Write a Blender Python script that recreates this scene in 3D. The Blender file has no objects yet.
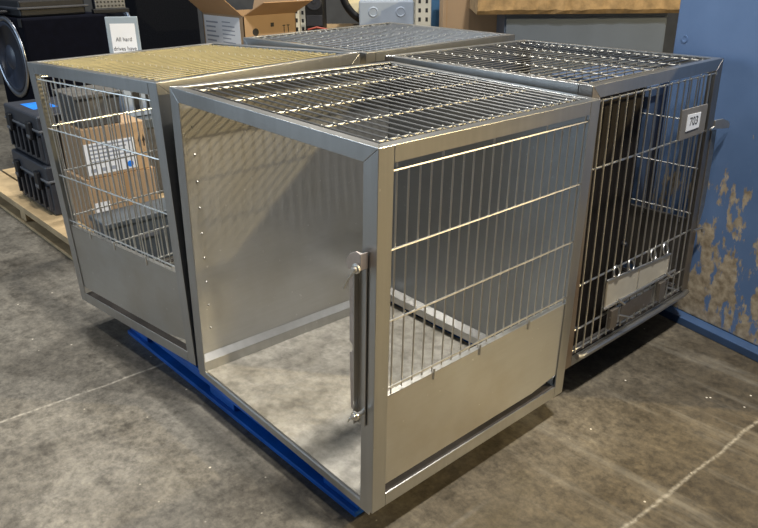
import bpy, bmesh, math, random
from mathutils import Vector, Matrix
random.seed(7)
PI = math.pi
SC = bpy.context.scene
COL = SC.collection

# ------------------------------------------------------------------ helpers
class MB:
    """collects shapes; build() links them as ONE mesh object"""
    def __init__(self): self.v = []; self.f = []
    def add(self, vs, fs):
        n = len(self.v); self.v += [Vector(p) for p in vs]; self.f += [tuple(i + n for i in q) for q in fs]; return self
    def box(self, lo, hi, sub=1):
        (x0, y0, z0), (x1, y1, z1) = lo, hi
        return self.add([(x0,y0,z0),(x1,y0,z0),(x1,y1,z0),(x0,y1,z0),(x0,y0,z1),(x1,y0,z1),(x1,y1,z1),(x0,y1,z1)],
                        [(0,3,2,1),(4,5,6,7),(0,1,5,4),(1,2,6,5),(2,3,7,6),(3,0,4,7)])
    def prism(self, poly, axis, a, b):
        """polygon in the two other axes (in cyclic order x,y,z), extruded from a to b along axis"""
        n = len(poly)
        def P(p, d):
            if axis == 'x': return (d, p[0], p[1])
            if axis == 'y': return (p[0], d, p[1])
            return (p[0], p[1], d)
        vs = [P(p, a) for p in poly] + [P(p, b) for p in poly]
        fs = [tuple(range(n)), tuple(range(2*n-1, n-1, -1))] + [(i, (i+1) % n, n+(i+1) % n, n+i) for i in range(n)]
        return self.add(vs, fs)
    def tube(self, pts, r, seg=6, closed=False):
        pts = [Vector(p) for p in pts]; n = len(pts); rings = []; prev = None
        for i, p in enumerate(pts):
            a = pts[i-1] if (i > 0 or closed) else p
            b = pts[(i+1) % n] if (i < n-1 or closed) else p
            d = (b - a).normalized()
            if prev is None:
                u = d.orthogonal().normalized()
            else:
                u = (prev - d * prev.dot(d)).normalized()
            prev = u; w = d.cross(u)
            rr = r[i] if isinstance(r, (list, tuple)) else r
            rings.append([p + (u*math.cos(2*PI*k/seg) + w*math.sin(2*PI*k/seg))*rr for k in range(seg)])
        vs = [q for ring in rings for q in ring]; fs = []
        m = n if closed else n-1
        for i in range(m):
            j = (i+1) % n
            for k in range(seg):
                k2 = (k+1) % seg
                fs.append((i*seg+k, i*seg+k2, j*seg+k2, j*seg+k))
        if not closed:
            fs.append(tuple(range(seg-1, -1, -1))); fs.append(tuple((n-1)*seg+k for k in range(seg)))
        return self.add(vs, fs)
    def lathe(self, prof, seg=32, axis='z', c=(0,0,0)):
        """profile [(radius, height)] about an axis through c"""
        vs = []; fs = []; n = len(prof)
        for r, h in prof:
            for k in range(seg):
                a = 2*PI*k/seg; x, y = r*math.cos(a), r*math.sin(a)
                p = {'z': (x, y, h), 'y': (x, h, y), 'x': (h, x, y)}[axis]
                vs.append((p[0]+c[0], p[1]+c[1], p[2]+c[2]))
        for i in range(n-1):
            for k in range(seg):
                k2 = (k+1) % seg
                fs.append((i*seg+k, i*seg+k2, (i+1)*seg+k2, (i+1)*seg+k))
        if prof[0][0] > 1e-6: fs.append(tuple(range(seg-1, -1, -1)))
        if prof[-1][0] > 1e-6: fs.append(tuple((n-1)*seg+k for k in range(seg)))
        return self.add(vs, fs)
    def ball(self, c, r, seg=10):
        return self.lathe([(r*math.sin(PI*i/6) if 0 < i < 6 else 1e-7, -r*math.cos(PI*i/6)) for i in range(7)], seg, 'z', c)
    def build(self, name, mat, parent=None, fmap=None, bevel=0, smooth=False, off=None):
        vs = [fmap(p) for p in self.v] if fmap else self.v
        if off is not None: vs = [p - off for p in vs]
        me = bpy.data.meshes.new(name); me.from_pydata([tuple(p) for p in vs], [], self.f)
        bm = bmesh.new(); bm.from_mesh(me); bmesh.ops.recalc_face_normals(bm, faces=bm.faces); bm.to_mesh(me); bm.free()
        o = bpy.data.objects.new(name, me); COL.objects.link(o)
        if mat: me.materials.append(mat)
        if parent is not None: o.parent = parent
        if smooth:
            for p in me.polygons: p.use_smooth = True
        if bevel:
            b = o.modifiers.new('bevel', 'BEVEL'); b.width = bevel; b.segments = 2; b.limit_method = 'ANGLE'; b.angle_limit = math.radians(40)
        return o

def tag(o, label, cat, group=None, kind=None):
    o['label'] = label; o['category'] = cat
    if group: o['group'] = group
    if kind: o['kind'] = kind
    return o
def thing(name, label, cat, loc=(0,0,0), rz=0, group=None):
    o = bpy.data.objects.new(name, None); COL.objects.link(o)
    o.location = loc; o.rotation_euler = (0, 0, rz); o.empty_display_size = .1
    return tag(o, label, cat, group)
def struct(o):
    o['kind'] = 'structure'; return o
def text(name, body, size, mat, parent, loc, rot, ext=0.0004, align='CENTER', xs=1.0, line=1.0):
    cu = bpy.data.curves.new(name, 'FONT'); cu.body = body; cu.size = size; cu.extrude = ext; cu.align_x = align; cu.align_y = 'CENTER'
    o = bpy.data.objects.new(name, cu); COL.objects.link(o); cu.materials.append(mat)
    cu.space_line = line
    me = bpy.data.meshes.new_from_object(o.evaluated_get(bpy.context.evaluated_depsgraph_get()))
    bpy.data.objects.remove(o)
    for v in me.vertices: v.co.x *= xs
    o = bpy.data.objects.new(name, me); COL.objects.link(o)
    if not me.materials: me.materials.append(mat)
    if parent is not None: o.parent = parent
    o.location = loc; o.rotation_euler = rot
    return o

# ------------------------------------------------------------------ materials
def newmat(name):
    m = bpy.data.materials.new(name); m.use_nodes = True
    nt = m.node_tree; b = nt.nodes['Principled BSDF']; return m, nt, b
def noise(nt, scale, detail=4, mapping=(1,1,1), rough=.55, src='Object'):
    tc = nt.nodes.new('ShaderNodeTexCoord'); mp = nt.nodes.new('ShaderNodeMapping'); mp.inputs['Scale'].default_value = mapping
    nt.links.new(tc.outputs[src], mp.inputs['Vector'])
    n = nt.nodes.new('ShaderNodeTexNoise'); n.inputs['Scale'].default_value = scale; n.inputs['Detail'].default_value = detail; n.inputs['Roughness'].default_value = rough
    nt.links.new(mp.outputs['Vector'], n.inputs['Vector']); return n
def ramp(nt, fac, stops):
    r = nt.nodes.new('ShaderNodeValToRGB'); e = r.color_ramp.elements
    while len(e) > 2: e.remove(e[-1])
    for i, (p, c) in enumerate(stops):
        x = e[i] if i < 2 else e.new(p)
        x.position = p; x.color = (c[0], c[1], c[2], 1)
    nt.links.new(fac, r.inputs['Fac']); return r
def bump(nt, b, h, strength=.2, dist=.01):
    n = nt.nodes.new('ShaderNodeBump'); n.inputs['Strength'].default_value = strength; n.inputs['Distance'].default_value = dist
    nt.links.new(h, n.inputs['Height']); nt.links.new(n.outputs['Normal'], b.inputs['Normal'])
def mixc(nt, fac, a, b_, mode='MIX'):
    m = nt.nodes.new('ShaderNodeMix'); m.data_type = 'RGBA'; m.blend_type = mode
    for s, v in ((m.inputs[0], fac), (m.inputs[6], a), (m.inputs[7], b_)):
        if hasattr(v, 'links'): nt.links.new(v, s)
        else: s.default_value = v if not isinstance(v, tuple) else (*v, 1)
    return m.outputs[2]
def plain(name, col, rough=.5, metal=0, var=.15, scale=8, bmp=0, spec=.5):
    m, nt, b = newmat(name); n = noise(nt, scale, 5)
    lo = tuple(c*(1-var) for c in col); hi = tuple(min(1, c*(1+var)) for c in col)
    r = ramp(nt, n.outputs['Fac'], [(.3, lo), (.7, hi)]); nt.links.new(r.outputs['Color'], b.inputs['Base Color'])
    b.inputs['Roughness'].default_value = rough; b.inputs['Metallic'].default_value = metal; b.inputs['Specular IOR Level'].default_value = spec
    if bmp: bump(nt, b, n.outputs['Fac'], bmp)
    return m
def steel(name, col, rough, stretch=(1,1,1), var=.12, dirt=None, bmp=.02, metal=1.0):
    m, nt, b = newmat(name)
    n = noise(nt, 40, 3, stretch); big = noise(nt, 3.2, 5)
    lo = tuple(c*(1-var) for c in col); hi = tuple(min(1, c*(1+var)) for c in col)
    r = ramp(nt, n.outputs['Fac'], [(.3, lo), (.7, hi)]); c = r.outputs['Color']
    if dirt:
        d = ramp(nt, big.outputs['Fac'], [(.42, (0,0,0)), (.75, (1,1,1))])
        c = mixc(nt, d.outputs['Color'], c, dirt)
    sp = noise(nt, 55, 2); s = ramp(nt, sp.outputs['Fac'], [(.73, (0,0,0)), (.76, (1,1,1))])
    c = mixc(nt, s.outputs['Color'], c, tuple(min(1, q*1.35) for q in col))
    nt.links.new(c, b.inputs['Base Color']); b.inputs['Metallic'].default_value = metal
    rr = nt.nodes.new('ShaderNodeMapRange'); rr.inputs['To Min'].default_value = rough*.8; rr.inputs['To Max'].default_value = rough*1.25
    nt.links.new(big.outputs['Fac'], rr.inputs['Value']); nt.links.new(rr.outputs['Result'], b.inputs['Roughness'])
    if bmp: bump(nt, b, n.outputs['Fac'], bmp, .004)
    return m

M = {}
M['frame'] = steel('brushed_steel_frame', (.44,.44,.435), .30, (1,1,.05), var=.05, metal=.97)
M['sheet'] = steel('brushed_steel_sheet', (.42,.42,.415), .33, (.15,.15,2), var=.025, dirt=(.36,.345,.31), metal=.72, bmp=.008)
M['back_sheet'] = steel('cool_lit_steel_sheet', (.30,.32,.34), .30, (.15,.15,2), var=.02, dirt=(.27,.28,.29), metal=.92, bmp=.006)  # darker bluish copy of the sheet steel, cool light put into its colour
M['panel'] = steel('scuffed_steel_panel', (.50,.50,.485), .33, (.2,.2,2), var=.025, dirt=(.42,.39,.34), metal=.86, bmp=.008)
M['wire'] = steel('bright_steel_wire', (.66,.65,.62), .3, var=.05, bmp=0)
M['grid'] = steel('grey_steel_rod', (.30,.30,.30), .40, var=.05, bmp=0)
M['warm_lit_grid'] = steel('warm_lit_rod', (.20,.185,.120), .5, var=.05, bmp=0)  # same steel rods, the warm reflection on them painted as olive yellow
M['weld'] = steel('welded_crossbar', (.50,.49,.46), .40, var=.05, bmp=0)
M['rust_shade'] = plain('rusty_shaded_ledge', (.016,.012,.010), .8, 0, .4, 30)  # rust tone taken near black to paint the shade in the rail gap
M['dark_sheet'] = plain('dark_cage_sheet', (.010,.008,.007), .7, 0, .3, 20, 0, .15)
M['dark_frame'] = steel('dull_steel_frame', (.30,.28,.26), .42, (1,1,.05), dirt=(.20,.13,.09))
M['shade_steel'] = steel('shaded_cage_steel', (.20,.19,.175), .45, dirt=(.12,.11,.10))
M['hatch'] = steel('warm_lit_hatch_plate', (.66,.62,.52), .4, var=.04, dirt=(.55,.50,.40), metal=.5)  # steel plate with its warm reflected light put into the colour
M['dull_plate'] = steel('dull_steel_plate', (.36,.34,.31), .45, dirt=(.26,.22,.18))
M['latch'] = steel('worn_latch_steel', (.56,.50,.46), .42, dirt=(.46,.36,.29), metal=.65)

def make_floor_mat():
    m, nt, b = newmat('stained_concrete')
    big = noise(nt, .9, 6, rough=.62); mid = noise(nt, 4.2, 10, rough=.74); fine = noise(nt, 60, 3); grain = noise(nt, 22, 8, rough=.8)
    c1 = ramp(nt, big.outputs['Fac'], [(.32, (.078,.070,.058)), (.50, (.130,.120,.103)), (.7, (.200,.187,.163))])
    c2 = ramp(nt, mid.outputs['Fac'], [(.30, (.36,.34,.30)), (.46, (.90,.89,.87)), (.70, (1.22,1.22,1.20))])
    c = mixc(nt, 1.0, c1.outputs['Color'], c2.outputs['Color'], 'MULTIPLY')
    f = ramp(nt, fine.outputs['Fac'], [(.35, (.82,.82,.82)), (.65, (1.1,1.1,1.1))])
    c = mixc(nt, 1.0, c, f.outputs['Color'], 'MULTIPLY')
    g2 = ramp(nt, grain.outputs['Fac'], [(.38, (.58,.57,.55)), (.50, (1.0,1.0,1.0)), (.63, (1.40,1.39,1.36))])
    c = mixc(nt, 1.0, c, g2.outputs['Color'], 'MULTIPLY')
    # colour turns darker and browner towards +x
    tc = nt.nodes.new('ShaderNodeTexCoord'); sep = nt.nodes.new('ShaderNodeSeparateXYZ'); nt.links.new(tc.outputs['Object'], sep.inputs[0])
    mr = nt.nodes.new('ShaderNodeMapRange'); mr.inputs['From Min'].default_value = .2; mr.inputs['From Max'].default_value = 1.3
    nt.links.new(sep.outputs['X'], mr.inputs['Value'])
    c = mixc(nt, mr.outputs['Result'], c, mixc(nt, 1.0, c, (.46,.395,.285), 'MULTIPLY'))
    # pale streaks along x: light through the cage gap, painted into the colour
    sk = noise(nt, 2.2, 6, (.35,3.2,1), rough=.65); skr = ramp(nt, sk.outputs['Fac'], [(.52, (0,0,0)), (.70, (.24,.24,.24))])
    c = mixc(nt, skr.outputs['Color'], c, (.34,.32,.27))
    # oil stains
    st = noise(nt, 7, 4, (1,1.6,1)); sr = ramp(nt, st.outputs['Fac'], [(.66, (0,0,0)), (.76, (.55,.55,.55))])
    c = mixc(nt, sr.outputs['Color'], c, (.05,.04,.03))
    # joints filled with pale grit, running along y
    jn = noise(nt, 6, 4)
    def joint(c, x0, slope, w, col, op=.9):
        a = nt.nodes.new('ShaderNodeMath'); a.operation = 'MULTIPLY_ADD'; nt.links.new(sep.outputs['Y'], a.inputs[0]); a.inputs[1].default_value = -slope
        nt.links.new(sep.outputs['X'], a.inputs[2])
        b1 = nt.nodes.new('ShaderNodeMath'); b1.operation = 'MULTIPLY_ADD'; nt.links.new(jn.outputs['Fac'], b1.inputs[0]); b1.inputs[1].default_value = .035; nt.links.new(a.outputs[0], b1.inputs[2])
        d = nt.nodes.new('ShaderNodeMath'); d.operation = 'SUBTRACT'; nt.links.new(b1.outputs[0], d.inputs[0]); d.inputs[1].default_value = x0 + .0175
        e = nt.nodes.new('ShaderNodeMath'); e.operation = 'ABSOLUTE'; nt.links.new(d.outputs[0], e.inputs[0])
        g = nt.nodes.new('ShaderNodeMapRange'); g.inputs['From Min'].default_value = w; g.inputs['From Max'].default_value = 0; nt.links.new(e.outputs[0], g.inputs['Value'])
        k = ramp(nt, fine.outputs['Fac'], [(.28, (.0,.0,.0)), (.62, (op,op,op))])
        h = nt.nodes.new('ShaderNodeMath'); h.operation = 'MULTIPLY'; nt.links.new(g.outputs[0], h.inputs[0]); nt.links.new(k.outputs['Color'], h.inputs[1])
        return mixc(nt, h.outputs[0], c, col)
    c = joint(c, -.372, .054, .009, (.44,.41,.35), .75)
    c = joint(c, 1.365, .065, .009, (.30,.275,.225), .7)
    # pale specks
    vo = nt.nodes.new('ShaderNodeTexVoronoi'); vo.inputs['Scale'].default_value = 13; nt.links.new(tc.outputs['Object'], vo.inputs['Vector'])
    vr = ramp(nt, vo.outputs['Distance'], [(.035, (1,1,1)), (.06, (0,0,0))])
    gate = ramp(nt, mid.outputs['Fac'], [(.47, (0,0,0)), (.54, (1,1,1))])
    gm = mixc(nt, 1.0, vr.outputs['Color'], gate.outputs['Color'], 'MULTIPLY')
    c = mixc(nt, gm, c, (.58,.53,.44))
    nt.links.new(c, b.inputs['Base Color'])
    rr = ramp(nt, mid.outputs['Fac'], [(.3, (.42,.42,.42)), (.7, (.68,.68,.68))]); nt.links.new(rr.outputs['Color'], b.inputs['Roughness'])
    bump(nt, b, fine.outputs['Fac'], .12, .004)
    return m
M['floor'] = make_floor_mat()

def make_pan_mat():
    m, nt, b = newmat('dirty_pan')
    n1 = noise(nt, 5, 7, rough=.7); n2 = noise(nt, 26, 5, rough=.65)
    c = ramp(nt, n1.outputs['Fac'], [(.3, (.21,.195,.165)), (.5, (.33,.313,.275)), (.68, (.43,.41,.37))])
    d = ramp(nt, n2.outputs['Fac'], [(.32, (.62,.62,.62)), (.6, (1.05,1.05,1.05))])
    nt.links.new(mixc(nt, 1.0, c.outputs['Color'], d.outputs['Color'], 'MULTIPLY'), b.inputs['Base Color'])
    b.inputs['Roughness'].default_value = .5; b.inputs['Metallic'].default_value = .15
    return m
M['pan'] = make_pan_mat()

def make_blue_steel():
    m, nt, b = newmat('scuffed_blue_paint')
    n1 = noise(nt, 2.4, 6, rough=.6); n2 = noise(nt, 7, 6, (1.5,1.5,.6), rough=.65); n3 = noise(nt, 30, 3)
    c = ramp(nt, n1.outputs['Fac'], [(.3, (.075,.135,.27)), (.7, (.110,.185,.35))])
    tc = nt.nodes.new('ShaderNodeTexCoord'); sep = nt.nodes.new('ShaderNodeSeparateXYZ'); nt.links.new(tc.outputs['Object'], sep.inputs[0])
    # bare patches gather low on the sheet
    h = nt.nodes.new('ShaderNodeMapRange'); h.inputs['From Min'].default_value = 1.15; h.inputs['From Max'].default_value = .1
    h.inputs['To Min'].default_value = -.09; h.inputs['To Max'].default_value = .20; nt.links.new(sep.outputs['Z'], h.inputs['Value'])
    a = nt.nodes.new('ShaderNodeMath'); a.operation = 'ADD'; nt.links.new(n2.outputs['Fac'], a.inputs[0]); nt.links.new(h.outputs[0], a.inputs[1])
    k = ramp(nt, a.outputs[0], [(.615, (0,0,0)), (.645, (1,1,1))])
    bare = ramp(nt, n3.outputs['Fac'], [(.35, (.20,.16,.11)), (.65, (.42,.36,.27))])
    c2 = mixc(nt, k.outputs['Color'], c.outputs['Color'], bare.outputs['Color'])
    sc = noise(nt, 14, 3, (3.5,3.5,.25)); sk = ramp(nt, sc.outputs['Fac'], [(.70, (0,0,0)), (.78, (.7,.7,.7))])
    c2 = mixc(nt, sk.outputs['Color'], c2, (.36,.42,.50))
    nt.links.new(c2, b.inputs['Base Color']); b.inputs['Roughness'].default_value = .38
    bump(nt, b, n2.outputs['Fac'], .15, .006)
    return m
M['blue_steel'] = make_blue_steel()
M['navy'] = plain('navy_paint', (.045,.075,.14), .45)
M['blue_dark'] = plain('dark_blue_paint', (.03,.06,.13), .4)
M['blue_pallet'] = plain('blue_pallet_paint', (.004,.105,.46), .45, 0, .3, 6, .1)
M['wood'] = plain('pallet_pine', (.46,.34,.19), .75, 0, .28, 7, .2)
M['carton'] = plain('brown_cardboard', (.36,.245,.145), .8, 0, .1, 3)
M['carton_inner'] = plain('cardboard_inside', (.36,.22,.11), .85, 0, .1, 3)
M['board'] = plain('rough_fibre_board', (.25,.17,.085), .9, 0, .35, 14, .5)
M['white'] = plain('white_paper', (.78,.80,.84), .6, 0, .03)
M['ink'] = plain('black_ink', (.012,.012,.014), .6)
M['print_grey'] = plain('grey_print', (.30,.33,.40), .6)
M['label_blue'] = plain('bright_blue_label', (.02,.22,.85), .4)
M['black_carpet'] = plain('black_speaker_carpet', (.005,.006,.009), .95, 0, .35, 90, .2, .08)
M['black_gloss'] = plain('black_speaker_vinyl', (.0022,.0028,.007), .8, 0, .2, 20, 0, .06)
M['black_plastic'] = plain('black_plastic', (.008,.009,.012), .45, 0, .2, 10, 0, .3)
M['case'] = plain('dark_tool_case_plastic', (.030,.034,.046), .42, 0, .2, 10)
M['case_light'] = plain('grey_case_lid_edge', (.12,.13,.15), .45)
M['cone'] = plain('woofer_cone', (.018,.026,.048), .38, 0, .25, 20)
M['chrome'] = steel('silver_ring', (.30,.32,.36), .3)
M['rack'] = plain('cream_rack_paint', (.55,.54,.47), .5, 0, .08)
M['rack_dark'] = plain('brown_beam', (.12,.09,.07), .6)
M['cream'] = plain('cream_plastic', (.78,.70,.47), .5, 0, .06)
M['tote'] = plain('blue_grey_plastic', (.30,.36,.46), .5, 0, .06)
M['blue_bin'] = plain('blue_plastic', (.06,.17,.33), .45)
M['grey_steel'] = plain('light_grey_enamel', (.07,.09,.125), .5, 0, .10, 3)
M['grey_bin'] = plain('dusty_charcoal_plastic', (.075,.072,.068), .75, 0, .35, 22)
M['slate'] = plain('slate_grey_plastic', (.07,.085,.10), .5)
M['clear'] = plain('frosted_sign_holder', (.30,.36,.42), .25, 0, .05)
M['red'] = plain('red_cable_jacket', (.32,.06,.04), .5)
M['wall'] = plain('dark_warehouse_wall', (.045,.047,.05), .9)
M['warm_lit_sheet'] = plain('warm_lit_steel_sheet', (.50,.42,.26), .6, 0, .08, 4)  # steel wall coloured tan to stand for warm light falling on it
M['tag_grey'] = plain('grey_card_holder', (.16,.15,.14), .6)

# ------------------------------------------------------------------ setting
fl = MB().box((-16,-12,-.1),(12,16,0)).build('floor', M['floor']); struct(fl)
A47 = math.radians(47.16)
def yard(s, t):   # aisle frame of the racking behind: s along the rack, t across it
    return (2.1117 + .6799*s - .7333*t, -1.0095 + .7333*s + .6799*t)
def wall(name, s0, s1, t0, t1):
    x, y = yard(0, 0)
    o = MB().box((s0, t0, 0), (s1, t1, 4.5)).build(name, M['wall']); o.location = (x, y, 0); o.rotation_euler = (0,0,A47); return struct(o)
wall('wall_back', -9, 9, 9.6, 9.8)

# ------------------------------------------------------------------ cages
W, D, H = .94, .93, 1.03
CORN = {
'A': [[-0.0033,0.0015,0.1493],[0.9465,0.0008,0.1137],[0.9600,0.8890,0.1120],[-0.0004,0.9141,0.1275],[0.0253,0.0111,1.1703],[0.9741,0.0177,1.1478],[0.9664,0.9248,1.1355],[0.034,0.9365,1.1588]],
'B': [[0.9059,0.97,0.139],[0.9252,1.8808,0.1417],[-0.0438,1.8879,0.1397],[-0.0564,0.9859,0.1393],[0.9074,0.9721,1.1614],[0.9163,1.8707,1.1627],[-0.0469,1.8843,1.1609],[-0.057,0.9889,1.1668]],
'C': [[-1.0303,0.8222,0.1363],[-0.9477,-0.0579,0.1212],[-0.0201,0.0019,0.1586],[-0.0813,0.8964,0.1597],[-1.0626,0.8013,1.1564],[-0.9897,-0.0795,1.1571],[-0.0341,-0.0014,1.1755],[-0.0992,0.8936,1.184]],
'D': [[-0.1084,1.9007,0.1421],[-1.007,1.9029,0.1433],[-1.0093,0.9398,0.1381],[-0.1108,0.9376,0.1369],[-0.1084,1.8925,1.179],[-1.0036,1.9021,1.1863],[-1.009,0.931,1.1735],[-0.1088,0.9335,1.177]],
}
T = .004
def wire_set(mb, fixed, axis_a, vals_a, za, zb, zs, a0, a1, r=.0024, bar=.0031, plane='x', longs=(), zlong=(0,0)):
    """uprights + crossbars of one welded mesh in a vertical plane"""
    def P(a, z, d=0):
        return (fixed + d, a, z) if plane == 'x' else (a, fixed + d, z)
    for i, a in enumerate(vals_a):
        lo, hi = (zlong if i in longs else (za, zb))
        mb.tube([P(a, lo), P(a, hi)], r, 6)
    for z in zs: mb.tube([P(a0, z, .005), P(a1, z, .005)], bar, 6)

def make_cage(key, label, door, back_mat='back_sheet', left_mat='sheet', post_mat='frame', panel_mat='panel', pan_mat='pan', grid_mat='grid', bar_mat='weld', group=None):
    c = [Vector(p) for p in CORN[key]]
    org = (c[0]+c[1]+c[2]+c[3])/4
    def fmap(p):
        u, v, w = p[0]/W, p[1]/D, p[2]/H
        b = c[0]*(1-u)*(1-v) + c[1]*u*(1-v) + c[2]*u*v + c[3]*(1-u)*v
        t = c[4]*(1-u)*(1-v) + c[5]*u*(1-v) + c[6]*u*v + c[7]*(1-u)*v
        return b*(1-w) + t*w - org
    root = thing('animal_cage', label, 'cage', org, 0, group)
    def put(mb, name, mat, parent=root, bevel=0, smooth=False):
        return mb.build(name, M[mat] if isinstance(mat, str) else mat, parent, fmap, bevel, smooth)
    F = .050; RH = .042; RT = .030
    # corner posts: folded angle, mitred into the rails on the door side
    for ix, iy in ((0,0),(1,0),(1,1),(0,1)):
        mb = MB()
        x0 = 0 if ix == 0 else W; sx = 1 if ix == 0 else -1
        y0 = 0 if iy == 0 else D; sy = 1 if iy == 0 else -1
        mb.prism([(x0, 0), (x0+sx*F, 0), (x0+sx*F, H-RH-.001), (x0, H-.001)], 'y', y0, y0+sy*T)
        mb.prism([(y0, 0), (y0+sy*F, 0), (y0+sy*F, H-.001), (y0, H-.001)], 'x', x0, x0+sx*T)
        put(mb, 'post', post_mat, bevel=.001)
    # top rails
    for iy in (0, 1):
        y0 = 0 if iy == 0 else D; sy = 1 if iy == 0 else -1
        mb = MB().prism([(0, H), (W, H), (W-F, H-RH), (F, H-RH)], 'y', y0, y0+sy*T)
        mb.prism([(0, y0), (W, y0), (W-RT, y0+sy*RT), (RT, y0+sy*RT)], 'z', H-T, H)
        put(mb, 'top_rail', 'frame', bevel=.0012)
    for ix in (0, 1):
        x0 = 0 if ix == 0 else W; sx = 1 if ix == 0 else -1
        mb = MB().box((min(x0, x0+sx*T), F+.002, H-RH), (max(x0, x0+sx*T), D-F-.002, H))
        mb.prism([(x0, .001), (x0, D-.001), (x0+sx*RT, D-RT-.001), (x0+sx*RT, RT+.001)], 'z', H-T, H)
        put(mb, 'top_rail', 'frame', bevel=.0012)
    # bottom rails (none under an open door: the pan lip runs there)
    mb = MB().box((W-T, F+.002, 0), (W, D-F-.002, .042)); br = put(mb, 'bottom_rail', 'frame', bevel=.001)
    put(MB().box((W-.035, F+.002, .036), (W-T-.0005, D-F-.002, .041)), 'rail_ledge', 'rust_shade', br)
    if door != 'open':
        mb = MB().box((F+.002, 0, 0), (W-F-.002, T, .040)); br = put(mb, 'bottom_rail', 'frame', bevel=.001)
        put(MB().box((F+.002, T+.0005, .034), (W-F-.002, .03, .039)), 'rail_ledge', 'rust_shade', br)
    # inner ledges along the solid sheets
    mb = MB().prism([(T, .040), (.040, .030), (.040, .066), (.034, .074), (T, .086)], 'y', .004, D-T) if False else MB()
    mb.add([(T+.003,.008,.062),(.034,.008,.044),(.036,.008,.0065),(T+.003,.008,.0065),(T+.003,D-.012,.062),(.034,D-.012,.044),(.036,D-.012,.0065),(T+.003,D-.012,.0065)],
           [(0,1,2,3),(7,6,5,4),(0,4,5,1),(1,5,6,2),(2,6,7,3),(3,7,4,0)])
    put(mb, 'wall_ledge', 'frame', bevel=.001)
    mb = MB()
    y = D-T-.002
    mb.add([(.037,y,.080),(.037,y-.030,.063),(.037,y-.030,.034),(.037,y,.034),(W-.02,y,.080),(W-.02,y-.030,.063),(W-.02,y-.030,.034),(W-.02,y,.034)],
           [(0,1,2,3),(7,6,5,4),(0,4,5,1),(1,5,6,2),(2,6,7,3),(3,7,4,0)])
    put(mb, 'wall_ledge', 'frame', bevel=.001)
    # solid sheets on two sides
    mb = MB().box((T+.0005, .020, .012), (T+.0025, D-T-.004, H-RH+.02))
    for k in range(9): mb.ball((T+.0025, .062, .16+k*.092), .0045, 8)
    put(mb, 'solid_side_sheet', left_mat)
    mb = MB().box((.006, D-T-.0025, .012), (W-.006, D-T-.0005, H-RH+.02)); put(mb, 'solid_back_sheet', back_mat)
    # floor pan with rolled lip
    mb = MB().box((.008, .006, .0), (W-.008, D-.008, .006)); put(mb, 'floor_pan', pan_mat)
    if door == 'open':
        mb = MB().box((.006, 0, -.012), (W-.012, .003, .012))
        mb.tube([(.006,.006,.012), (W-.050,.006,.012), (W-.026,.010,.014), (W-.014,.034,.018)], .0060, 8)
        put(mb, 'pan_lip', 'frame')
    # side mesh over a solid panel
    n = 21; ys = [.072+(D-.125)*k/(n-1) for k in range(n)]
    mb = MB(); wire_set(mb, W-.012, 'y', ys, .35*H+.005, .942*H, [.94*H,.75*H,.563*H,.372*H], .030, D-.030, plane='x', longs=(0,4,9,15,20), zlong=(.325*H,.975*H))
    for k in (4, 9, 15): mb.tube([(W-.003, ys[k], .330*H), (W-.003, ys[k], .362*H)], .0034, 6)
    put(mb, 'side_mesh', 'wire')
    mb = MB().prism([(F-.006, .070*H), (.80*D, .070*H), (D-F+.006, .088*H), (D-F+.006, .35*H), (F-.006, .35*H)], 'x', W-.007, W-.0045)
    mb.box((W-.022, F-.006, .346*H), (W-.0045, D-F+.006, .35*H))
    put(mb, 'side_panel', panel_mat)
    # wire top: close rods parallel to the door, five crossbars over them
    mb = MB(); n = 22; ry = [.050+(D-.092)*k/(n-1) for k in range(n)]; cx = [q*W for q in (.080,.290,.510,.725,.928)]
    for yy in ry: mb.tube([(.055, yy, H-.0050), (W-.045, yy, H-.0050)], .0028, 6)
    wt = put(mb, 'wire_top', grid_mat)
    mb = MB()
    for x in cx:
        mb.tube([(x, .036, H-.0092), (x, D-.030, H-.0092)], .0030, 6)
        for yy in ry: mb.lathe([(.0001,-.0034),(.0034,-.0020),(.0034,.0020),(.0001,.0034)], 6, 'z', (x, yy, H-.0042))
    cb = put(mb, 'crossbar_set', bar_mat, wt); cb['label'] = 'bright crossbars with weld spots'
    # flat tabs that carry the grid at the door end
    mb = MB().prism([(.033,.030),(.075,.030),(.075,D-.03),(.033,D-.03)], 'z', H-.0135, H-.0118)
    put(mb, 'grid_support_strip', 'frame')
    mb = MB().prism([(W-.075,.030),(W-.033,.030),(W-.033,D-.03),(W-.075,D-.03)], 'z', H-.0135, H-.0118)
    put(mb, 'grid_support_strip', 'frame')

    if door == 'open':
        # hinge channel left on the latch post after the door was lifted out
        mb = MB()
        z0, z1 = .290*H, .715*H; xl, xr = W-F-.040, W-F+.010
        zn = .48*H
        notch = [(xl, zn+.016), (xl+.009, zn+.012), (xl+.013, zn), (xl+.009, zn-.012), (xl, zn-.016)]
        mb.prism([(xl+.030, z0-.004), (xl+.006, z0+.012), ] + notch[::-1] + [(xl, z1-.055), (xl+.012, z1-.030), (xl+.030, z1-.030)], 'y', -.006, -.002)
        hc = put(mb, 'hinge_channel', 'latch', bevel=.0008)
        mb = MB().box((xl+.030, -.020, z0-.02), (xl+.034, -.002, z1+.03)).box((xl+.034, -.006, z0-.02), (xr+.012, -.002, z1+.03))
        put(mb, 'channel_web', 'frame', hc, bevel=.0008)
        zc = .742*H
        xe = xr+.014
        ear = [(xe-.004, zc-.030), (xe-.004, zc+.012), (xe-.018, zc+.014), (xe-.040, zc+.002), (xe-.052, zc-.014), (xe-.054, zc-.026), (xe-.046, zc-.040), (xe-.034, zc-.036), (xe-.020, zc-.042)]
        mb = MB().prism(ear, 'y', -.026, -.022)
        mb.prism([(-.026, zc-.03), (-.002, zc-.03), (-.002, zc+.012), (-.026, zc+.012)], 'x', xe-.004, xe-.001)
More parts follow.
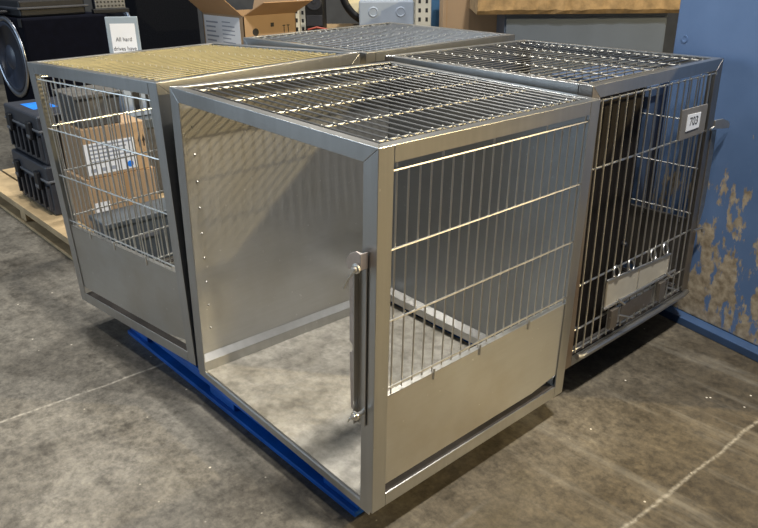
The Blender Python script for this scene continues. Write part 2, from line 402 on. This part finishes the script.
        put(mb, 'catch_plate', 'latch', hc, bevel=.0008)
        for zz in (.7175*H, .312*H):
            mb = MB().lathe([(.0001,-.046),(.006,-.045),(.0085,-.041),(.0085,-.036),(.013,-.035),(.013,-.030),(.007,-.029),(.007,-.002)], 12, 'y', (xr+.004, 0, zz))
            put(mb, 'hinge_bolt', 'wire', hc)
            mb = MB().tube([(xr+.004,-.040,zz-.006), (xr-.014,-.041,zz-.030), (xr-.030,-.041,zz-.062)] if zz > .5 else [(xr+.004,-.040,zz-.006), (xr-.010,-.040,zz-.012), (xr-.016,-.040,zz-.026)], .0026, 6)
            put(mb, 'split_pin', 'wire', hc)
    else:
        # hinged wire door
        fancy = door == 'feeder'
        xs0, xs1 = (.060, W-.055)
        n = 17 if fancy else 20
        mb = MB(); xs = [xs0+(xs1-xs0)*k/(n-1) for k in range(n)]
        zs = [.948*H,.73*H,.32*H,.145*H,.062*H] if fancy else [.94*H,.75*H,.563*H,.372*H,.2*H,.062*H]
        wire_set(mb, -.004, 'x', xs, .055*H, .955*H, zs, xs0-.012, xs1+.012, plane='y', r=.0031, bar=.0038)
        dr = put(mb, 'wire_door', 'wire')
        if fancy:
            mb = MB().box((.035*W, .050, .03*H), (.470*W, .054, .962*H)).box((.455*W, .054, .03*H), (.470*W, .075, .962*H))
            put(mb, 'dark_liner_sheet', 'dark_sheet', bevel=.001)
            mb = MB().tube([(xs0+.002,-.012,.040*H), (xs0+.03,-.016,.034*H), (W*.5,-.018,.034*H), (xs1-.03,-.016,.034*H), (xs1+.03,-.010,.034*H)], .011, 10)
            put(mb, 'door_foot_bar', 'frame', dr)
            mb = MB().prism([(.655*W,.848*H), (.875*W,.845*H), (.876*W,.738*H), (.658*W,.735*H)], 'y', -.016, -.011)
            tg = put(mb, 'card_holder', 'tag_grey', dr, bevel=.0008)
            mb = MB().prism([(.70*W,.825*H), (.815*W,.822*H), (.812*W,.766*H), (.70*W,.764*H)], 'y', -.0185, -.0165)
            cd = put(mb, 'number_card', 'white', tg)
            cd['label'] = 'white card with a printed number'
            tx = text('card_number', '703', .045, M['ink'], cd, (0,0,0), (0,0,0), .0003)
            a = fmap(Vector((.757*W, -.0192, .796*H)))
            ex = (fmap(Vector((.81*W,-.0192,.796*H))) - a).normalized(); ez = (fmap(Vector((.757*W,-.0192,.85*H))) - a).normalized(); ey = ez
            n_ = ex.cross(ey).normalized(); tx.matrix_local = Matrix.Translation(a) @ Matrix((ex, n_.cross(ex), n_)).transposed().to_4x4()
            # feeder hatch: framed plate hung on four rings
            mb = MB().prism([(.235*W,.288*H), (.735*W,.262*H), (.735*W,.188*H), (.240*W,.186*H)], 'y', -.013, -.010)
            hp = put(mb, 'feeder_hatch', 'hatch', dr, bevel=.0008); hp['label'] = 'bright steel feeder hatch plate'
            mb = MB().tube([(.222*W,-.013,.294*H), (.74*W,-.013,.268*H)], .0045, 8).tube([(.222*W,-.014,.182*H), (.80*W,-.016,.182*H)], .0055, 8)
            mb.tube([(.735*W,-.012,.268*H), (.735*W,-.012,.186*H)], .004, 8).tube([(.232*W,-.012,.292*H), (.232*W,-.012,.184*H)], .004, 8)
            mb.tube([(.475*W,-.014,.30*H), (.475*W,-.014,.19*H)], .0022, 6)
            put(mb, 'hatch_frame', 'wire', hp)
            for q, zz in ((.293,.312),(.405,.308),(.585,.303),(.690,.300)):
                ring = [(q*W + .019*math.cos(a_), -.012+.006*math.sin(a_), zz*H + .021*math.sin(a_)) for a_ in [2*PI*k/14 for k in range(14)]]
                put(MB().tube(ring, .0036, 6, True), 'hanging_ring', 'wire', hp, smooth=True)
            for q in (.30, .69):
                mb = MB().box(((q-.03)*W, -.026, .085*H), ((q+.02)*W, -.010, .165*H)); put(mb, 'clip_block', 'dull_plate', dr, bevel=.002)
                put(MB().tube([((q+.01)*W,-.022,.20*H), ((q+.035)*W,-.040,.178*H)], .005, 6), 'clip_pin', 'wire', dr)
                put(MB().tube([((q+.02)*W,-.030,.135*H), ((q+.09)*W,-.052,.110*H)], .0035, 6), 'clip_pin', 'wire', dr)
            mb = MB().box((.37*W, -.012, .085*H), (.62*W, -.009, .150*H)); put(mb, 'ribbed_feeder_front', 'dull_plate', dr, bevel=.001)
            # latch hardware at the free edge
            mb = MB().prism([(W-.075,.05*H), (W-.055,.05*H), (W-.055,.945*H), (W-.075,.945*H)], 'y', -.009, -.006); put(mb, 'door_edge_strip', 'dark_frame', dr)
            tp = [(-.018,.765), (.028,.780), (.062,.778), (.074,.768), (.070,.752), (.030,.742), (-.018,.732)]
            mb = MB(); nt_ = len(tp)
            mb.add([(W-.012+.62*a_, -.008-.40*(a_+.018)+dd, (z_-.22*a_)*H) for dd in (0, -.006) for a_, z_ in tp],
                   [tuple(range(nt_)), tuple(range(2*nt_-1, nt_-1, -1))]+[(i, (i+1) % nt_, nt_+(i+1) % nt_, nt_+i) for i in range(nt_)])
            put(mb, 'latch_tongue', 'wire', dr, bevel=.002)
            mb = MB().prism([(W-.012,.728*H), (W+.030,.724*H), (W+.034,.60*H), (W+.030,.40*H), (W+.010,.34*H), (W-.012,.33*H)], 'y', -.004, 0)
            put(mb, 'latch_guard', 'dull_plate', dr, bevel=.001)
            mb = MB().tube([(W-.05,-.010,.735*H), (W+.030,-.012,.752*H)], .0055, 8); put(mb, 'latch_rod', 'wire', dr)
            mb = MB().tube([(W-.05,-.010,.318*H), (W+.028,-.012,.312*H), (W+.034,-.012,.292*H)], .0055, 8)
            put(mb, 'latch_rod', 'wire', dr)
            for q, zz in ((.085,.60),(.44,.365),(.13,.11),(.43,.94)):
                put(MB().lathe([(.0001,-.02),(.010,-.018),(.012,-.010),(.012,0)], 10, 'y', (q*W, .050, zz*H)), 'bolt_head', 'black_plastic', dr)
    return root

make_cage('A', 'nearest steel cage, its door missing and one side open to an empty grey floor pan', 'open')
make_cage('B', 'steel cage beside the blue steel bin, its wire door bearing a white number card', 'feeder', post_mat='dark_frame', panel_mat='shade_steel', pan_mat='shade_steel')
make_cage('C', 'steel cage nearest the wooden pallet, mesh side over a solid panel facing the black cases', 'plain', left_mat='warm_lit_sheet', grid_mat='warm_lit_grid', bar_mat='grid')
make_cage('D', 'rear steel cage of the four, only its wire top showing behind the others', 'plain')

# ------------------------------------------------------------------ pallets
def make_pallet(name, label, x0, x1, y0, y1, h, mat, group=None, slats=6, nblk=3, deck=.022, shrink=.004):
    cx, cy = (x0+x1)/2, (y0+y1)/2; w, d = x1-x0, y1-y0
    r = thing(name, label, 'pallet', (cx, cy, 0), 0, group)
    bw = .17 if nblk == 3 and mat == 'blue_pallet' else .10
    sw = d/slats
    for k in range(slats):
        a = -d/2 + k*sw
        MB().box((-w/2, a+shrink, h-deck), (w/2, a+sw-shrink*3, h)).build('deck_board', M[mat], r, bevel=.002)
    for j in range(3):
        yb = (-d/2 + .02, -.06, d/2-.14)[j]
        MB().box((-w/2, yb-.015, 0), (w/2, yb+.12+.015, .018)).build('bottom_board', M[mat], r, bevel=.002)
        MB().box((-w/2, yb-.015, h-deck-.02), (w/2, yb+.135, h-deck)).build('stringer_board', M[mat], r, bevel=.002)
        for i in range(nblk):
            xb = -w/2 + (w-bw)*i/(nblk-1)
            MB().box((xb, yb, .018), (xb+bw, yb+.12, h-deck-.02)).build('block', M[mat], r, bevel=.003)
    return r
make_pallet('blue_pallet', 'blue pallet under the front of the cages, its long side showing below the open cage', -.72, .83, .03, .94, .110, 'blue_pallet')
make_pallet('blue_pallet', 'blue pallet under the rear cages, in shadow beside the blue steel bin', -.72, .70, .98, 1.70, .125, 'blue_pallet')
make_pallet('wooden_pallet', 'bare pine pallet on the floor under the black cases and cartons', -3.45, -1.66, .17, 1.55, .13, 'wood', slats=8)

# ------------------------------------------------------------------ blue steel bin (right)
bx = thing('steel_bin', 'tall scuffed blue steel bin with bare worn patches, right of the cages', 'bin', (.648, 1.992, 0), math.radians(-12.5))
MB().box((0, 0, .036), (1.20, .8, 1.5)).build('bin_body', M['blue_steel'], bx, bevel=.006)
MB().box((-.02, -.055, 0), (1.23, .83, .036)).build('bin_base', M['blue_dark'], bx, bevel=.003)
mb = MB()
mb.lathe([(.016,.0),(.016,-.002),(.010,-.002),(.008,-.001),(.0001,-.001)], 14, 'y', (.05, 0, 1.21))
mb.build('rivet', M['blue_steel'], bx)
mb = MB().box((.80,-.066,.0),(.92,-.0555,.034)); mb.build('base_foot', M['black_plastic'], bx)

t = thing('steel_crate', 'dark blue ribbed crate seen through the far mesh of the number card cage', 'crate', (.06, 2.02, 0))
MB().box((0, 0, .0), (.50, .42, .98)).build('crate_body', M['navy'], t, bevel=.006)
mb = MB()
for k in range(4): mb.box((.03+k*.135, -.02, .04), (.07+k*.135, 0, .95))
mb.build('crate_rib', M['blue_dark'], t, bevel=.003)
MB().box((-.012, -.03, .95), (.512, .44, 1.0)).build('crate_rim', M['navy'], t, bevel=.004)

# ------------------------------------------------------------------ goods behind, left
def loudspeaker(label, loc, rz, w, d, h, woofer_z, R_, group):
    """woofer in the face at local y=0, facing -y"""
    r = thing('loudspeaker', label, 'loudspeaker', loc, rz, group)
    MB().box((-w, 0, 0), (0, d, h)).build('cabinet', M['black_gloss'] if h < 1.2 else M['black_carpet'], r, bevel=.015)
    c = (-w/2, 0, woofer_z)
    MB().lathe([(R_*1.0, .0), (R_*1.02,-.012), (R_*.96,-.020), (R_*.90,-.016), (R_*.88,-.004)], 40, 'y', c).build('woofer_ring', M['chrome'], r, smooth=True)
    MB().lathe([(R_*.89,-.010), (R_*.84,-.020), (R_*.78,-.010), (R_*.40, -.002), (R_*.34,-.002), (R_*.28,-.016), (R_*.12,-.026), (.0001,-.028)], 40, 'y', c).build('woofer_cone', M['cone'], r, smooth=True)
    mb = MB()
    for sx in (-1, 1):
        for z in (.03, h-.03): mb.box((-w/2+sx*(w/2-.03)-.028, -.006, z-.028), (-w/2+sx*(w/2-.03)+.028, 0, z+.028))
    mb.build('corner_guard', M['black_plastic'], r, bevel=.004)
    return r
loudspeaker('black subwoofer cabinet with a silver ringed woofer, left behind the black tool cases', (-3.39, .66, .13), math.radians(3), .62, .63, 1.02, .74, .285, 'black subwoofers')
loudspeaker('taller matte black subwoofer behind the paper sign, left of the open carton', (-3.92, 1.74, 0), math.radians(8), .70, .62, 1.55, .93, .29, 'black subwoofers')

# black equipment on top of the subwoofer
t = thing('equipment_case', 'flat black equipment case lying on top of the left subwoofer', 'case', (-3.70, .98, 1.152), math.radians(3))
MB().box((-.40, -.30, 0), (.20, .17, .11)).build('case_body', M['black_plastic'], t, bevel=.012)
MB().box((-.42, -.32, .05), (.22, .19, .065)).build('case_rim', M['case'], t, bevel=.004)
MB().tube([(-.2,-.31,.03), (-.2,-.35,.03), (0,-.35,.03), (0,-.31,.03)], .012, 8).build('case_handle', M['black_plastic'], t)
t = thing('vent_grille', 'small silver perforated grille on the subwoofer edge, top left', 'grille', (-3.44, 1.31, 1.152), math.radians(80))
MB().box((-.10, 0, .03), (.12, .02, .16)).build('grille_plate', M['chrome'], t, bevel=.004)
mb = MB()
for i in range(8):
    for j in range(4): mb.lathe([(.0001,-.0015),(.008,-.0015),(.008,0)], 8, 'y', (-.08+i*.026, 0, .05+j*.028))
mb.build('grille_hole', M['ink'], t)
MB().box((-.12, -.02, 0), (.14, .05, .03)).build('grille_foot', M['black_plastic'], t, bevel=.004)

# tool cases on the wooden pallet
def tool_case(label, loc, w, d, h, blue, rz=0):
    r = thing('tool_case', label, 'case', loc, rz, 'black tool cases on the wooden pallet')
    MB().box((0, .01, 0), (w, d, h*.68)).build('case_body', M['case'], r, bevel=.012)
    MB().box((-.006, 0, h*.70), (w+.006, d+.005, h)).build('lid', M['case'], r, bevel=.012)
    MB().box((-.010, -.006, h*.67), (w+.010, d+.01, h*.72)).build('lid_rim', M['case_light'], r, bevel=.004)
    mb = MB()
    for k in range(7):
        x = .03 + (w-.06)*k/6; mb.box((x-.010, -.006, .03), (x+.010, .012, h*.60))
    mb.build('body_rib', M['case'], r, bevel=.003)
    for q in (.18, .78):
        l = MB().box((q*w-.03, -.022, h*.48), (q*w+.03, 0, h*.84)).build('latch', M['black_plastic'], r, bevel=.006)
        MB().box((q*w-.024, -.026, h*.52), (q*w+.024, -.020, h*.58)).build('latch_grip', M['case_light'], l, bevel=.002)
    if blue:
        MB().box((w*.22, .06, h), (w*.62, .20, h+.0015)).build('lid_label', M['label_blue'], r)
    return r
tool_case('lower black tool case on the wooden pallet, carrying another case', (-2.74, .25, .131), .60, .42, .30, False)
tool_case('upper black tool case with a blue label on its lid, left of the cages', (-2.73, .26, .433), .58, .40, .285, True)

# paper sign
t = thing('sign_holder', 'upright paper sign reading All hard drives have, in a grey holder by the subwoofers', 'sign', (-2.43, .95, .912), math.radians(53))
MB().box((-.095, -.012, .0), (.10, .006, .285)).build('holder_plate', M['clear'], t, bevel=.004)
MB().box((-.09, -.07, -.0), (.095, .07, .012)).build('holder_base', M['clear'], t, bevel=.003)
p = MB().box((-.070, -.0135, .02), (.080, -.0121, .245)).build('paper', M['white'], t)
for ln, zz in (('All hard', .150), ('drives have', .094)): text('sign_text', ln, .036, M['ink'], p, (.004, -.0142, zz), (PI/2, 0, 0), .0002, xs=.86)
# ------------------------------------------------------------------ goods seen through the left cage
def carton(name, label, lo, hi, loc, rz=0, group=None, lines=True):
    r = thing(name, label, 'carton', loc, rz, group)
    MB().box(lo, hi).build('carton_body', M['carton'], r, bevel=.003)
    return r
t = carton('carton', 'brown carton with a white shipping label, seen through the left cage mesh', (-.32, 0, 0), (0, .36, .272), (-1.76, .35, .418))
p = MB().box((0, -.0, .018), (.0012, .285, .192)).build('shipping_label', M['white'], t)
mb = MB()
for k in range(5): mb.box((.0012, .02, .172-k*.022), (.0018, .265-.03*(k % 3), .181-k*.022))
for k in range(3): mb.box((.0012, .02+k*.055, .032), (.0018, .055+k*.055, .052))
mb.build('label_print', M['print_grey'], p)
MB().lathe([(.0001,.0012),(.018,.0012),(.018,.0019),(.0001,.0019)], 16, 'x', (0,.245,.045)).build('label_dot', M['label_blue'], p)
mb = MB()
for y in (.305, .33): mb.add([(.001,y,.16),(.001,y+.02,.16),(.001,y+.01,.20)], [(0,1,2)]).box((.0008,y+.006,.13),(.0012,y+.014,.16))
mb.build('handling_mark', M['ink'], t)
mb = MB().box((-.32,.17,.272),(.0006,.21,.2728)); mb.build('packing_tape', M['carton_inner'], t)
t = carton('carton', 'plain brown carton underneath the labelled carton on the wooden pallet', (-.32, 0, 0), (0, .40, .285), (-1.75, .33, .131))
MB().box((.0, .02, .01), (.0012, .11, .15)).build('white_sticker', M['white'], t)
mb = MB().box((-.02, 0, .283),(0,.40,.2854)).box((.0,.21,.0),(.0008,.25,.285)); mb.build('packing_tape', M['carton_inner'], t)
t = thing('storage_bin', 'dusty charcoal plastic bin on top of the labelled carton', 'bin', (-1.78, .36, .692))
mb = MB().add([(-.28,0.01,0),(-.01,.01,0),(-.01,.23,0),(-.28,.23,0),(-.29,0,.17),(0,0,.17),(0,.24,.17),(-.29,.24,.17)], [(0,3,2,1),(4,5,6,7),(0,1,5,4),(1,2,6,5),(2,3,7,6),(3,0,4,7)])
mb.build('bin_body', M['grey_bin'], t, bevel=.004)
MB().box((-.302, -.012, .155), (.012, .252, .175)).build('bin_rim', M['grey_bin'], t, bevel=.004)
t = thing('storage_box', 'blue and white printed box behind the left cage top rail', 'box', (-2.20, .80, .624))
MB().box((-.42, 0, 0), (0, .42, .285)).build('box_body', M['tote'], t, bevel=.004)
MB().box((0, .03, .20), (.0015, .39, .27)).build('box_label', M['white'], t)
mb = MB()
for k in range(4): mb.box((.0, .05+k*.085, .04), (.0015, .10+k*.085, .15))
mb.build('box_print', M['ink'], t)
t = thing('storage_crate', 'dark grey plastic crate on the wooden pallet right of the labelled carton', 'crate', (-2.12, .80, .131))
MB().box((-.42, 0, 0), (0, .42, .47)).build('crate_body', M['grey_bin'], t, bevel=.01)
MB().box((-.43, -.01, .43), (.012, .43, .488)).build('crate_rim', M['slate'], t, bevel=.006)
mb = MB()
for k in range(4): mb.box((0, .04+k*.10, .02), (.010, .065+k*.10, .42))
mb.build('crate_rib', M['grey_bin'], t, bevel=.003)
t = thing('storage_box', 'low slate grey plastic box on the floor just behind the left cage', 'box', (-1.40, .27, 0))
MB().box((-.20, 0, 0), (0, .44, .25)).build('box_body', M['slate'], t, bevel=.006)
MB().box((-.21, -.01, .245), (.01, .45, .275)).build('box_lid', M['slate'], t, bevel=.006)
MB().box((.0, .17, .15), (.012, .27, .175)).build('box_handle', M['case_light'], t, bevel=.003)

# ------------------------------------------------------------------ goods behind, centre
t = thing('open_carton', 'open brown carton with flaps up and a white printed side, behind the cages', 'carton', (-2.72, 2.01, 0))
w_, d_, h_ = .60, .48, 1.125
mb = MB().box((-w_, 0, 0), (0, .006, h_)).box((-.006, 0, 0), (0, d_, h_)).box((-w_, d_-.006, 0), (0, d_, h_)).box((-w_, 0, 0), (-w_+.006, d_, h_)).box((-w_, 0, 0), (0, d_, .006))
mb.build('carton_body', M['carton'], t)
f = MB().add([(-w_,0,h_),(-.01,0,h_),(-.02,-.20,h_+.17),(-w_+.02,-.20,h_+.17)], [(0,1,2,3)]).build('flap', M['carton_inner'], t)
f2 = MB().add([(0,.01,h_),(0,d_,h_),(.24,d_-.01,h_+.10),(.24,.03,h_+.10)], [(0,1,2,3)]).build('flap', M['carton_inner'], t)
f3 = MB().add([(-w_,d_,h_),(-.01,d_,h_),(-.02,d_+.06,h_+.24),(-w_+.02,d_+.06,h_+.24)], [(0,1,2,3)]).build('flap', M['carton'], t)
for q in (f, f2, f3):
    s = q.modifiers.new('thick', 'SOLIDIFY'); s.thickness = .005
p = MB().box((-w_+.02, -.0015, .62), (-.055, 0, h_-.015)).build('printed_side', M['white'], t)
mb = MB()
for k in range(9): mb.box((-w_+.05, -.002, h_-.07-k*.035), (-w_+.05+(.14 if k % 3 else .18), -.0015, h_-.058-k*.035))
for k in range(9): mb.box((-w_+.29, -.002, h_-.06-k*.03), (-w_+.29+(.18 if k % 4 else .12), -.0015, h_-.052-k*.03))
mb.build('side_print', M['print_grey'], p)
mb = MB().lathe([(.0001,.0005),(.028,.0005),(.028,.0012)], 16, 'x', (0,.10,h_-.12)); mb.box((0,.24,h_-.09),(.001,.27,h_-.06))
for y in (.36,.40): mb.box((0,y,h_-.14),(.001,y+.006,h_-.09)).box((0,y-.01,h_-.09),(.001,y+.016,h_-.083))
mb.build('carton_print', M['ink'], t)

RO = yard(0, 6.5)
def rackthing(name, label, cat, s, t, z, group=None):
    x, y = yard(s, t); return thing(name, label, cat, (x, y, z), A47, group)
t = rackthing('storage_rack', 'cream perforated steel rack standing behind the rear cage', 'rack', 0, 6.5, 0)
for s0, w in ((-.865,.105),(.245,.14)):
    for y0 in (.05, .95):
        u = MB().box((s0, y0, 0), (s0+w, y0+.012, 2.3)).box((s0, y0, 0), (s0+.006, y0+.08, 2.3)).box((s0+w-.006, y0, 0), (s0+w, y0+.08, 2.3)).build('upright', M['rack'], t, bevel=.002)
        mb = MB()
        for k in range(28):
            for q in (.28, .72):
                c0 = s0+w*q; mb.box((c0-.011, y0-.001, .1+k*.075), (c0+.011, y0, .135+k*.075))
        mb.build('upright_slot', M['ink'], u)
for z in (.79, 1.62):
    for y0 in (.05, .95):
        MB().box((-.76, y0+.012, z), (.245, y0+.06, z+.10)).build('beam', M['rack_dark'], t, bevel=.004)
MB().box((-.75, .062, .892), (.235, .945, .912)).build('shelf_board', M['board'], t)

t = rackthing('plastic_case', 'blue-grey plastic case with two round bosses on the rack, left of the upright', 'case', .0, 6.60, .914)
MB().box((-.245, 0, 0), (.235, .30, .255)).build('case_body', M['tote'], t, bevel=.012)
for q in (-.12, .12):
    MB().lathe([(.045,0),(.045,-.004),(.036,-.010),(.030,-.004),(.0001,-.004)], 20, 'y', (q, 0, .165)).build('round_boss', M['tote'], t)
t = rackthing('cable_drum', 'black drum with a cream round end on the rack shelf', 'drum', -.10, 6.98, .914)
MB().lathe([(.0001,.34),(.33,.34),(.35,.33),(.35,.02),(.34,.0),(.29,-.004),(.28,.012)], 48, 'y', (0, 0, .352)).build('drum_body', M['black_plastic'], t, smooth=True)
MB().lathe([(.28,.012),(.0001,.008)], 48, 'y', (0, 0, .352)).build('drum_end', M['cream'], t)
t = rackthing('amplifier', 'black amplifier box with a round fan on the rack shelf, beside the drum', 'amplifier', -.62, 6.63, .914)
MB().box((-.10, 0, 0), (.06, .35, .36)).build('case_body', M['black_plastic'], t, bevel=.008)
MB().lathe([(.07,0),(.07,-.008),(.06,-.012),(.055,-.003),(.02,-.003),(.015,-.01),(.0001,-.01)], 24, 'y', (-.02, 0, .25)).build('fan', M['case'], t)
mb = MB().box((-.09,-.004,.05),(.05,0,.14)); mb.build('connector_panel', M['case'], t, bevel=.002)
o = MB().tube([yard(-.70,6.60)+(.935,), yard(-.62,6.59)+(.955,), yard(-.52,6.60)+(.935,), yard(-.46,6.60)+(.924,)], .008, 8).build('cable', M['red'])
tag(o, 'short red cable lying on the rack shelf in front of the amplifier', 'cable')
t = rackthing('storage_bin', 'blue plastic bin behind the right rack upright', 'bin', .50, 6.75, 0)
mb = MB().add([(-.12,.02,0),(.10,.02,0),(.10,.40,0),(-.12,.40,0),(-.14,0,1.25),(.12,0,1.25),(.12,.42,1.25),(-.14,.42,1.25)], [(0,3,2,1),(4,5,6,7),(0,1,5,4),(1,2,6,5),(2,3,7,6),(3,0,4,7)])
mb.build('bin_body', M['blue_bin'], t, bevel=.006)
MB().box((-.155, -.015, 1.235), (.135, .435, 1.27)).build('bin_rim', M['blue_bin'], t, bevel=.004)

# ------------------------------------------------------------------ goods behind, right
t = rackthing('carton', 'tall plain brown carton right of the rack, left of the grey cabinet', 'carton', .45, 6.05, 0)
MB().box((0, 0, 0), (.62, .42, 1.32)).build('carton_body', M['carton'], t, bevel=.004)
MB().box((0.028, -.0012, 0), (.034, 0, 1.32)).build('carton_seam', M['carton_inner'], t)
MB().box((0,.19,1.32),(.62,.23,1.321)).build('packing_tape', M['carton_inner'], t)
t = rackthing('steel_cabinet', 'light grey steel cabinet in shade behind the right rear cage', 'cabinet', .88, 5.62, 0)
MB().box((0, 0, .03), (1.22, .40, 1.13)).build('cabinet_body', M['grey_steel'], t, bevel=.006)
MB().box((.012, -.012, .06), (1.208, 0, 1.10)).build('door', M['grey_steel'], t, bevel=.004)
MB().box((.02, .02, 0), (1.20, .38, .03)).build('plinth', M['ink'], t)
t = rackthing('fibre_slab', 'thick rough brown fibre slab resting on the grey cabinet', 'slab', .66, 5.50, 1.13)
def slab():
    mb = MB(); n = 24; L_, Dp, Hh = 1.52, .62, .26
    vs = []; fs = []
    for i in range(n+1):
        x = L_*i/n
        prof = [(0,.03),(.0,.20),(.03,Hh),(Dp-.02,Hh),(Dp,.2),(Dp,.02),(.03,.0)]
        for (y, z) in prof:
            vs.append((x, y + random.uniform(-.006,.006), max(0, z + random.uniform(-.006,.006) if z > 0 else 0)))
    m = 7
    for i in range(n):
        for k in range(m): fs.append((i*m+k, i*m+(k+1) % m, (i+1)*m+(k+1) % m, (i+1)*m+k))
    fs.append(tuple(range(m))); fs.append(tuple(n*m+k for k in range(m-1,-1,-1)))
    return mb.add(vs, fs)
slab().build('slab_body', M['board'], t)
MB().box((.3,.012,.10),(.62,.0145,.11)).build('slab_groove', M['carton_inner'], t)

# ------------------------------------------------------------------ light
def area(name, loc, target, sx, sy, power, col):
    l = bpy.data.lights.new(name, 'AREA'); l.shape = 'RECTANGLE'; l.size = sx; l.size_y = sy; l.energy = power; l.color = col
    o = bpy.data.objects.new(name, l); COL.objects.link(o); o.location = loc
    o.rotation_euler = (Vector(target) - Vector(loc)).to_track_quat('-Z', 'Y').to_euler(); return o
area('high_bay_light', (2.4, -.45, 6), (2.4, -.45, 0), .22, .22, 170, (1, .95, .86))
area('high_bay_light', (2.3, .45, 6), (2.3, .45, 0), .3, .3, 470, (1, .95, .86))
area('high_bay_light', (-3.8, 1.0, 6), (-3.8, 1.0, 0), .5, .5, 150, (1, .97, .9))
area('high_bay_light', (-2.6, 3.2, 6), (-2.6, 3.2, 0), .5, .5, 280, (1, .96, .88))
area('bay_door_daylight', (-5.2, -5.6, 2.4), (-.4, .2, .6), 4.0, 3.2, 165, (.66, .83, 1))
area('warm_fill_light', (5.6, 4.7, 1.9), (.3, .5, .9), 2.6, 2.0, 115, (1, .76, .40))  # unseen soft fill, added to give the right-hand steel gold reflections
area('warm_task_light', (4.0, 3.4, 3.2), (.2, .5, .9), .09, .09, 250, (1, .79, .42))
w = bpy.data.worlds.new('warehouse_air'); SC.world = w; w.use_nodes = True
bg = w.node_tree.nodes['Background']; bg.inputs['Color'].default_value = (.74, .84, 1, 1); bg.inputs['Strength'].default_value = .15

# ------------------------------------------------------------------ camera
cam = bpy.data.cameras.new('camera'); co = bpy.data.objects.new('camera', cam); COL.objects.link(co); SC.camera = co
cam.sensor_width = 36; cam.lens = 36*713.836/758
cam.shift_x = -(388.752-379)/758; cam.shift_y = (259.373-264)/758
co.matrix_world = Matrix.Translation((2.1117,-1.0095,1.5368)) @ Matrix.Rotation(.8231,4,'Z') @ Matrix.Rotation(PI/2-.403,4,'X') @ Matrix.Rotation(-.0072,4,'Z')
cam.clip_start = .05
SC.view_settings.view_transform = 'Standard'
SC.view_settings.look = 'None'
SC.view_settings.exposure = 0
